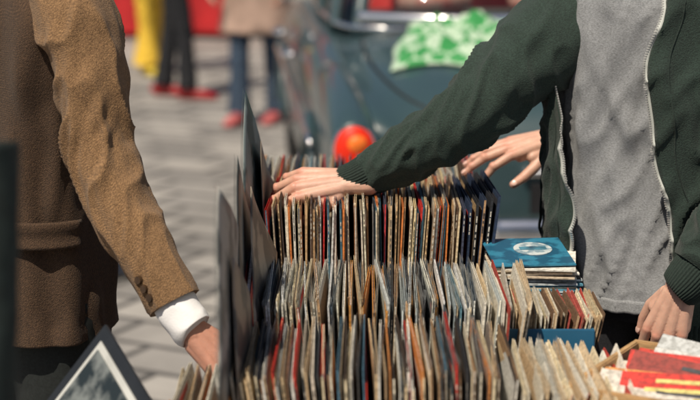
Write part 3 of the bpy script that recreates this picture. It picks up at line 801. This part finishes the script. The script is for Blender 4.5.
# ================================================================== CAR
def car():
    par = empty('vintage_car', (.76, 6.0, 0)); yaw = R(4.5)
    Rz = Matrix.Rotation(yaw, 3, 'Z'); O = V((.740, 5.98, 0))
    def T(p): return O+Rz @ V(p)
    paint = mat('car_paint', (.034, .066, .076), rough=.36, var=.05, scale=3, coat=.55)
    chrome = mat('chrome', (.9, .9, .92), rough=.2, metal=1, var=.02)
    rub = mat('tyre_rubber', (.02, .02, .02), rough=.8)
    dark = mat('gap_black', (.01, .012, .014), rough=.7)
    St = [(0.0, .66, .42, .56, .70, .66), (.03, .75, .36, .56, .77, .73), (.12, .80, .31, .58, .82, .82), (.4, .82, .28, .60, .865, .90), (.85, .835, .27, .62, .895, .945), (1.3, .84, .26, .64, .92, .965),
          (2.0, .85, .25, .65, .93, .965), (2.7, .85, .25, .65, .93, .965), (3.2, .845, .25, .64, .92, .955), (3.7, .82, .28, .62, .88, .91), (4.05, .77, .33, .58, .80, .84), (4.15, .64, .40, .54, .68, .70)]
    vs = []; fs = []; n = None
    for y, w, zb, zs, zf, zc in St:
        h = [(0, zb), (.6*w, zb), (.92*w, zb+.03), (.99*w, zb+.14), (w, zs), (.985*w, zf-.10), (.93*w, zf-.02), (.85*w, zf), (.77*w, zf-.02), (.66*w, zc-.015), (.35*w, zc+.008), (0, zc+.018)]
        ring = h+[(-a, b) for a, b in h[-2:0:-1]]
        n = len(ring)
        vs += [T((a, y, b)) for a, b in ring]
    for i in range(len(St)-1):
        for j in range(n): k = (j+1) % n; fs.append((i*n+j, i*n+k, (i+1)*n+k, (i+1)*n+j))
    fs.append(tuple(range(n))); fs.append(tuple((len(St)-1)*n+j for j in range(n)))
    body = add('body', mesh(vs, fs), paint, par)
    ss = body.modifiers.new('s', 'SUBSURF'); ss.levels = 4; ss.render_levels = 4
    dg = bpy.context.evaluated_depsgraph_get(); dg.update()
    nm = bpy.data.meshes.new_from_object(body.evaluated_get(dg))
    body.modifiers.clear(); body.data = nm
    bmb = bmesh.new(); bmb.from_mesh(nm); bvh = BVHTree.FromBMesh(bmb)
    Ri = Rz.transposed(); kill = []
    for f in bmb.faces:
        q = Ri @ (f.calc_center_median()-O)
        if abs(q.x) > .55 and q.z < .72:
            for y in (.82, 3.38):
                if (q.y-y)**2+(q.z-.33)**2 < .35**2: kill.append(f); break
    bmesh.ops.delete(bmb, geom=kill, context='FACES'); bmb.to_mesh(nm); bmb.free()
    for p in nm.polygons: p.use_smooth = True
    def top(p):
        r = bvh.ray_cast(V((p.x, p.y, 2)), V((0, 0, -1))); return r[0] if r[0] else V((p.x, p.y, .9))
    def tube(pts, r, m, nm, ns=10, side=(0, 0, 1), nr=None):
        add(nm, loft([(*p, r) if not isinstance(r, tuple) else (*p, *r) for p in pts], side, nr or len(pts)*3, ns), m, par)
    red = mat('tail_light_lens', (.80, .028, .008), rough=.45, var=.25, scale=60, stretch=(1, 1, 4), spec=.3)
    amb = mat('indicator_lens', (.95, .20, .03), rough=.4, spec=.3)
    for s in (-1, 1):
        x = s*.735
        pts = [(1.7, .80, .03), (1.2, .815, .06), (.7, .80, .085), (.3, .765, .100), (.05, .725, .106), (-.05, .706, .102), (-.090, .70, .094)]
        add('fender_pod', loft([(*T((x, y, z)), r*.80, r) for y, z, r in pts], Rz @ V((1, 0, 0)), 60, 36), paint, par)
        ringp = [T((x+.069*math.cos(a), -.095, .70+.087*math.sin(a))) for a in [2*math.pi*i/24 for i in range(25)]]
        tube(ringp, .006, chrome, 'light_rim', 8, (0, 1, 0))
        bm = bmesh.new(); ell(bm, T((x, -.092, .70)), (.066, .036, .084), Rz, 28)
        q = bpy.data.meshes.new('l'); bm.to_mesh(q); bm.free(); add('tail_lens', q, red, par)
        bm = bmesh.new(); ell(bm, T((x+.006, -.112, .722)), (.036, .022, .034), Rz, 20)
        q = bpy.data.meshes.new('l'); bm.to_mesh(q); bm.free(); add('indicator', q, amb, par)
        tube([T((s*(.858), y, .66)) for y in (.3, 1, 1.8, 2.6, 3.3)], .012, chrome, 'side_trim')
        for y in (1.75, 2.65):
            tube([T((s*.845, y, .80)), T((s*.885, y+.03, .80)), T((s*.885, y+.13, .80)), T((s*.845, y+.16, .80))], .012, chrome, 'door_handle')
        bm = bmesh.new(); ell(bm, T((s*.93, 2.95, 1.02)), (.06, .03, .045), Rz, 20)
        q = bpy.data.meshes.new('l'); bm.to_mesh(q); bm.free(); add('mirror', q, chrome, par)
        tube([T((s*.82, 3.0, .92)), T((s*.90, 2.97, 1.0))], .008, chrome, 'mirror_stalk')
        for y in (.82, 3.38):
            ctr = T((s*.72, y, .32))
            tyre = [ctr+Rz @ V((0, .255*math.cos(a), .255*math.sin(a))) for a in [2*math.pi*i/36 for i in range(37)]]
            add('tyre', loft([(*p, .085, .065) for p in tyre], Rz @ V((1, 0, 0)), 72, 16), rub, par)
            lip = [T((s*.838, y+.352*math.cos(a), .33+.352*math.sin(a))) for a in [math.pi*i/24 for i in range(25)]]
            tube(lip, .014, paint, 'arch_lip', 8, Rz @ V((1, 0, 0)))
            bm = bmesh.new()
            ell(bm, ctr+Rz @ V((s*.03, 0, 0)), (.045, .20, .20), Rz, 28)
            q = bpy.data.meshes.new('l'); bm.to_mesh(q); bm.free(); add('hubcap', q, chrome, par)
            bm = bmesh.new(); bmesh.ops.create_cone(bm, cap_ends=True, segments=32, radius1=.36, radius2=.36, depth=.02, matrix=Matrix.Translation(T((s*.56, y, .33))) @ (Rz.to_4x4() @ Matrix.Rotation(R(90), 4, 'Y')))
            q = bpy.data.meshes.new('l'); bm.to_mesh(q); bm.free(); add('wheel_well', q, dark, par)
    def line(loc, nm='shut_line', r=.0045, m=dark):
        pts = []
        for a in loc:
            w = T((a[0], a[1], 0)); pts.append(top(w)+V((0, 0, .0)))
        tube(pts, r, m, nm, 6)
    side = [(.60, 1.22), (.61, .9), (.60, .6), (.57, .35), (.52, .2), (.44, .11)]
    line([(-a, b) for a, b in side], r=.007); line(side, r=.007)
    line([(-.60+1.2*i/12, 1.22) for i in range(13)])
    line([(0, .5-.36*i/6) for i in range(7)], 'boot_strip', .008, chrome)
    tube([T((-.16, -.012, .60)), T((0, -.035, .605)), T((.16, -.012, .60))], .014, chrome, 'boot_handle')
    pts = [T(p) for p in ((-.86, .35, .42), (-.86, .08, .42), (-.78, -.08, .42), (-.4, -.15, .42), (0, -.165, .42), (.4, -.15, .42), (.78, -.08, .42), (.86, .08, .42), (.86, .35, .42))]
    tube(pts, (.055, .028), chrome, 'rear_bumper', 16, (0, 0, 1), 60)
    for s in (-.30, .30): tube([T((s, -.17, .34)), T((s, -.195, .42)), T((s, -.17, .53))], .03, chrome, 'overrider', 12, (1, 0, 0))
    pts = [T(p) for p in ((-.8, 4.0, .42), (-.6, 4.22, .42), (0, 4.3, .42), (.6, 4.22, .42), (.8, 4.0, .42))]
    tube(pts, (.055, .028), chrome, 'front_bumper', 16, (0, 0, 1), 40)
    pm = mat('plate_black', (.012, .012, .014), rough=.4); pw = mat('plate_white', (.7, .7, .68), rough=.5)
    add('number_plate', boxmesh([(T((.10, -.10, .53)), (.50, .012, .105), Rz)], .003), pm, par, False)
    L_ = []
    for i, g in enumerate(((0, 1, 1), (1, 1, 0), (1, 0, 1), (0, 1, 0), (1, 1, 1))):
        x = -.08+i*.085
        L_.append((T((x, -.108, .53)), (.010, .003, .07), Rz))
        if g[0]: L_.append((T((x+.022, -.108, .56)), (.032, .003, .010), Rz))
        if g[1]: L_.append((T((x+.022, -.108, .53)), (.032, .003, .010), Rz))
        if g[2]: L_.append((T((x+.022, -.108, .50)), (.032, .003, .010), Rz))
    add('plate_letters', boxmesh(L_), pw, par, False)
    glass = bpy.data.materials.new('car_glass'); glass.use_nodes = True
    N = glass.node_tree.nodes; L = glass.node_tree.links; N.remove(N['Principled BSDF'])
    tr = N.new('ShaderNodeBsdfTransparent'); tr.inputs[0].default_value = (.75, .85, .83, 1)
    gl = N.new('ShaderNodeBsdfGlossy'); gl.inputs['Roughness'].default_value = .02
    fr = N.new('ShaderNodeFresnel'); fr.inputs[0].default_value = 1.5; mx = N.new('ShaderNodeMixShader')
    L.new(fr.outputs[0], mx.inputs[0]); L.new(tr.outputs[0], mx.inputs[1]); L.new(gl.outputs[0], mx.inputs[2]); L.new(mx.outputs[0], N['Material Output'].inputs[0])
    base = [(-.68, 1.62), (-.60, 1.36), (-.3, 1.26), (0, 1.24), (.3, 1.26), (.60, 1.36), (.68, 1.62), (.70, 2.2), (.68, 2.85), (.60, 3.05), (.3, 3.17), (0, 3.2), (-.3, 3.17), (-.60, 3.05), (-.68, 2.85), (-.70, 2.2)]
    roof = [(a*.80, 2.16+(b-2.16)*.66) for a, b in base]
    m_ = len(base); vs = []; fs = []
    for lv in range(6):
        f = lv/5
        for (a, b), (c_, d) in zip(base, roof):
            bul = .03*math.sin(math.pi*f)
            x = a*(1-f)+c_*f; y = b*(1-f)+d*f; k = 1+bul
            vs.append(T((x*k, 2.16+(y-2.16)*k, .94+.43*f)))
    for lv in range(5):
        for j in range(m_): k = (j+1) % m_; fs.append((lv*m_+j, lv*m_+k, (lv+1)*m_+k, (lv+1)*m_+j))
    add('windows', mesh(vs, fs), glass, par)
    vs = []; fs = []
    for f, zz in ((1.03, 1.35), (1.02, 1.385), (.85, 1.425), (.5, 1.455), (.0, 1.465)):
        for c_, d in roof: vs.append(T((c_*f, 2.16+(d-2.16)*f, zz)))
    for lv in range(4):
        for j in range(m_): k = (j+1) % m_; fs.append((lv*m_+j, lv*m_+k, (lv+1)*m_+k, (lv+1)*m_+j))
    o = add('roof', mesh(vs, fs), paint, par); o.modifiers.new('s', 'SUBSURF').levels = 2
    for j in (0, 6, 8, 14, 1, 5):
        a, b = base[j]; c_, d = roof[j]
        K = []
        for f in (0, .33, .66, 1):
            bul = 1+.03*math.sin(math.pi*f); x = a*(1-f)+c_*f; y = b*(1-f)+d*f
            K.append((*T((x*bul, 2.16+(y-2.16)*bul, .93+.44*f)), .045 if j in (0, 6) else .022, .03))
        add('pillar', loft(K, Rz @ V((0, 1, 0)), 12, 12), paint, par)
    for s in (0, 1):
        a, b = (.70 if s else -.70), 2.2
        K = [(*T((a, b, .93)), .03), (*T((a*.92, 2.19, 1.18)), .028), (*T((a*.8, 2.18, 1.37)), .028)]
        add('pillar', loft(K, Rz @ V((0, 1, 0)), 10, 10), paint, par)
    bl = [T((a*1.01, 2.16+(b-2.16)*1.01, .955)) for a, b in base]; bl.append(bl[0])
    tube(bl, .013, chrome, 'belt_chrome', 8, (0, 0, 1), 90)
    rw = [(-.60, 1.38, 0), (-.3, 1.22, 0), (0, 1.20, 0), (.3, 1.22, 0), (.60, 1.38, 0)]
    pts = [T((a, b-.03, 1.0)) for a, b, _ in rw]
    tube(pts, .024, chrome, 'rear_window_trim', 8, (0, 0, 1), 40)
    inter = mat('red_interior', (.60, .02, .018), rough=.6, var=.25, scale=8)
    add('rear_shelf', boxmesh([(T((0, 1.55, .985)), (1.12, .34, .02), Rz)], .004), mat('shelf', (.09, .08, .08), rough=.8), par, False)
    add('rear_seat', boxmesh([(T((0, 1.80, .90)), (1.16, .14, .46), Rz)], .03), inter, par)
    for s in (-.3, .3): add('front_seat', boxmesh([(T((s, 2.55, .90)), (.46, .14, .50), Rz)], .03), inter, par)
    add('cushions', boxmesh([(T((-.28, 1.5, 1.05)), (.30, .16, .12), Rz), (T((.15, 1.5, 1.04)), (.22, .16, .10), Rz)], .03), mat('cushion', (.65, .05, .05), rough=.8, scale=14, col2=(.6, .4, .34)), par)
    return top, T
top, CT = car()

def scarf():
    par = empty('patterned_cloth_bag', (.42, 6.8, .95))
    n = 56; vs = []; fs = []
    for i in range(n):
        for j in range(n):
            u, v = i/(n-1)-.5, j/(n-1)-.5
            r = 1+.25*noise.noise(V((math.atan2(v, u)*1.2, 3, 1)))
            x = .44+u*.50*r+.10*v; y = 6.80+v*.78*r
            z = top(V((x, y, 0))).z
            e = max(0, 1-(max(abs(u), abs(v))*2)**4)
            h = .012+e*(.03+.05*noise.noise(V((x*9, y*7, 0)))+.05*abs(noise.noise(V((x*22, y*17, 3)))))
            vs.append((x, y, z+max(.006, h)))
    for i in range(n-1):
        for j in range(n-1): fs.append((i*n+j, (i+1)*n+j, (i+1)*n+j+1, i*n+j+1))
    m = bpy.data.materials.new('green_white_print'); m.use_nodes = True
    N = m.node_tree.nodes; L = m.node_tree.links; b = N['Principled BSDF']
    tc = N.new('ShaderNodeTexCoord'); mp = N.new('ShaderNodeMapping'); mp.inputs['Rotation'].default_value = (0, 0, R(35)); mp.inputs['Scale'].default_value = (1, .55, 1)
    vo = N.new('ShaderNodeTexChecker'); vo.inputs['Scale'].default_value = 17
    ns = N.new('ShaderNodeTexNoise'); ns.inputs['Scale'].default_value = 7; ad = N.new('ShaderNodeMix'); ad.data_type = 'VECTOR'; ad.inputs[0].default_value = .12
    L.new(tc.outputs['Object'], mp.inputs[0]); L.new(mp.outputs[0], ad.inputs[4]); L.new(mp.outputs[0], ns.inputs['Vector']); L.new(ns.outputs['Color'], ad.inputs[5])
    L.new(ad.outputs[1], vo.inputs['Vector'])
    vo.inputs['Color1'].default_value = (.035, .26, .07, 1); vo.inputs['Color2'].default_value = (.42, .56, .42, 1)
    L.new(vo.outputs['Color'], b.inputs['Base Color']); b.inputs['Roughness'].default_value = .6
    o = add('cloth', mesh(vs, fs), m, par); sm = o.modifiers.new('s', 'SOLIDIFY'); sm.thickness = .003
scarf()

# ================================================================== BACKGROUND PEOPLE
def pedestrian(name, x, y, yaw, topm, legm, shoem, stride=.12, coat=0, wide=0, seed=1, hair=0):
    par = empty(name, (x, y, 0)); c = V((x, y, 0))
    F = V((math.sin(R(yaw)), math.cos(R(yaw)), 0)); Rt = V((F.y, -F.x, 0))
    ks = [(1.0, .16, .115), (1.15, .165, .115), (1.3, .185, .12), (1.4, .17, .105), (1.45, .07, .065)]
    if coat: ks = [(coat, .235, .17), ((coat+1)/2, .205, .15)]+ks
    else: ks = [(.84, .178, .13)]+ks
    add('upper_clothes', loft([(c.x, c.y, z, a, b) for z, a, b in ks], Rt, 50, 48, folds(.014, 4, 1.4, seed, 1)), topm, par)
    for s in (-1, 1):
        h = c+Rt*(s*.085)+V((0, 0, .86)); k = c+Rt*(s*.09)+F*(s*stride*.6+.02)+V((0, 0, .48)); a = c+Rt*(s*.09)+F*(s*stride)+V((0, 0, .08))
        leg(par, h, k, a, legm, 'leg', (.09, .06, .043+wide), seed+s, wide); shoe(par, a, F, shoem)
        sh = c+Rt*(s*.19)+V((0, 0, 1.37)); el = sh+Rt*(s*.05)-F*.02+V((0, 0, -.28)); wr = el+F*.14+V((0, 0, -.20))
        add('sleeve', loft([(*sh, .055), (*sh.lerp(el, .5), .052), (*el, .046), (*el.lerp(wr, .5), .04), (*wr, .033)], F, 30, 24, folds(.006, 15, 1, seed)), topm, par)
        hand('hand', wr, F*.35+V((0, 0, -.9)), Rt*s, s == -1, {k_: (0, 20, 25, 15) for k_ in FING}, ((.8, .5, -.3), (.95, .2, -.3), (1, 0, -.2)), M_skin, par, voxel=.004, fore=.04)
    head(par, c+V((0, 0, 1.60)), F, None, hair)
yel = mat('yellow_cotton', (.70, .45, .04), rough=.8, var=.1)
pedestrian('pedestrian_in_yellow', -1.46, 13.3, 150, yel, yel, mat('yellow_shoe', (.6, .45, .05), rough=.5), .1, .0, .03, 4, .12)
pedestrian('pedestrian_in_black_trousers', -1.17, 12.0, 95, mat('black_top', (.03, .03, .035), rough=.8), M_jeans, mat('red_shoe', (.35, .012, .015), rough=.35), .10, 0, .012, 7)
pedestrian('pedestrian_in_beige_coat', -.56, 10.9, 200, mat('beige_coat', (.36, .25, .20), rough=.85, var=.2, scale=8), mat('blue_jeans', (.035, .06, .10), rough=.85), mat('pink_shoe', (.42, .10, .10), rough=.6), .08, .56, .012, 9, .1)

def stall():
    par = empty('market_stall', (-1.0, 16.6, 0))
    redc = mat('red_tablecloth', (.42, .012, .015), rough=.8, var=.25, scale=5)
    vs = []; fs = []; n = 120
    def rim(t):
        P_ = [(-2.4, 15.7), (-.72, 15.7), (-.72, 17.0), (-2.4, 17.0)]
        t = (t % 1)*4; i = int(t); f = t-i; a = P_[i]; b = P_[(i+1) % 4]; return V((a[0]*(1-f)+b[0]*f, a[1]*(1-f)+b[1]*f, 0))
    ctr = V((-1.56, 16.35, 0))
    for lv, z in enumerate((.05, .3, .6, .78)):
        for j in range(n):
            p = rim(j/n); d = (p-ctr).normalized(); p = p+d*(.04*math.sin(j*.9)*(1-lv/3.5)+.05*(1-lv/3)); vs.append((p.x, p.y, z))
    for lv in range(3):
        for j in range(n): k = (j+1) % n; fs.append((lv*n+j, lv*n+k, (lv+1)*n+k, (lv+1)*n+j))
    fs.append(tuple(3*n+j for j in range(n)))
    add('tablecloth', mesh(vs, fs), redc, par)
    L_ = [((x, y, 1.25), (.04, .04, 2.4), None) for x in (-2.5, -.62) for y in (15.6, 17.1)]
    add('poles', boxmesh(L_), M_steel, par, False)
    add('canopy', mesh([(-2.7, 15.3, 2.3), (-.4, 15.3, 2.3), (-.4, 17.4, 2.3), (-2.7, 17.4, 2.3), (-2.7, 16.35, 2.75), (-.4, 16.35, 2.75)], [(0, 1, 5, 4), (3, 4, 5, 2), (0, 4, 3), (1, 2, 5)]), redc, par, False)
    rnd = random.Random(2)
    add('goods', boxmesh([((rnd.uniform(-2.2, -.9), rnd.uniform(15.85, 16.8), .85), (rnd.uniform(.1, .3), rnd.uniform(.1, .25), .13), None) for i in range(9)], .01), M_straw, par, False)
stall()

def stack():
    par = empty('stack_of_boxes', (-1.05, 6.9, 0)); rnd = random.Random(5)
    L_ = []; z = 0.002
    for i in range(5):
        h = (.07, .05, .06, .02, .05)[i]; w = (.21, .19, .17, .24, .15)[i]
        L_.append(((-1.05+rnd.uniform(-.015, .015), 6.95, z+h/2), (w, w*1.1, h), Matrix.Rotation(R(rnd.uniform(-15, 15)), 3, 'Z'))); z += h+.003
    add('boxes', boxmesh(L_, .006), mat('pale_card', (.62, .6, .56), rough=.7, scale=10, col2=(.4, .36, .32)), par, False)
    L_ = [((-1.05, 6.98, z+.012), (.17, .2, .02), None), ((-.93, 6.9, .012), (.2, .03, .02), Matrix.Rotation(R(30), 3, 'Z')), ((-1.22, 6.85, .02), (.16, .2, .035), Matrix.Rotation(R(20), 3, 'Z'))]
    add('dark_tray', boxmesh(L_, .004), mat('dark_tin', (.05, .05, .05), rough=.5), par, False)
stack()

# ================================================================== LIGHT, SKY, CAMERA
S = V((-.27, -.44, .86)).normalized()
sd = bpy.data.lights.new('sun', 'SUN'); sd.energy = 5.0; sd.angle = R(.5); sd.color = (1, .89, .73)
so = bpy.data.objects.new('sun', sd); scene.collection.objects.link(so); so.rotation_euler = S.to_track_quat('Z', 'Y').to_euler(); so.location = (-3, -3, 8)
w = bpy.data.worlds.new('World'); scene.world = w; w.use_nodes = True
N = w.node_tree.nodes; sk = N.new('ShaderNodeTexSky'); sk.sky_type = 'NISHITA'; sk.sun_disc = False
sk.sun_elevation = math.asin(S.z); sk.sun_rotation = math.atan2(S.x, S.y); sk.air_density = 1.0; sk.dust_density = 2.0
w.node_tree.links.new(sk.outputs[0], N['Background'].inputs[0]); N['Background'].inputs[1].default_value = .058

cd = bpy.data.cameras.new('camera'); co = bpy.data.objects.new('camera', cd); scene.collection.objects.link(co)
co.location = (0, 0, 1.7); co.rotation_euler = (R(90-11.31), 0, 0)
cd.sensor_width = 36; cd.lens = 92.6; cd.clip_end = 1000; cd.clip_start = .05
cd.dof.use_dof = True; cd.dof.focus_distance = 3.25; cd.dof.aperture_fstop = 2.8; cd.dof.aperture_blades = 7
scene.camera = co
scene.view_settings.view_transform = 'Standard'; scene.view_settings.look = 'None'; scene.view_settings.exposure = 0
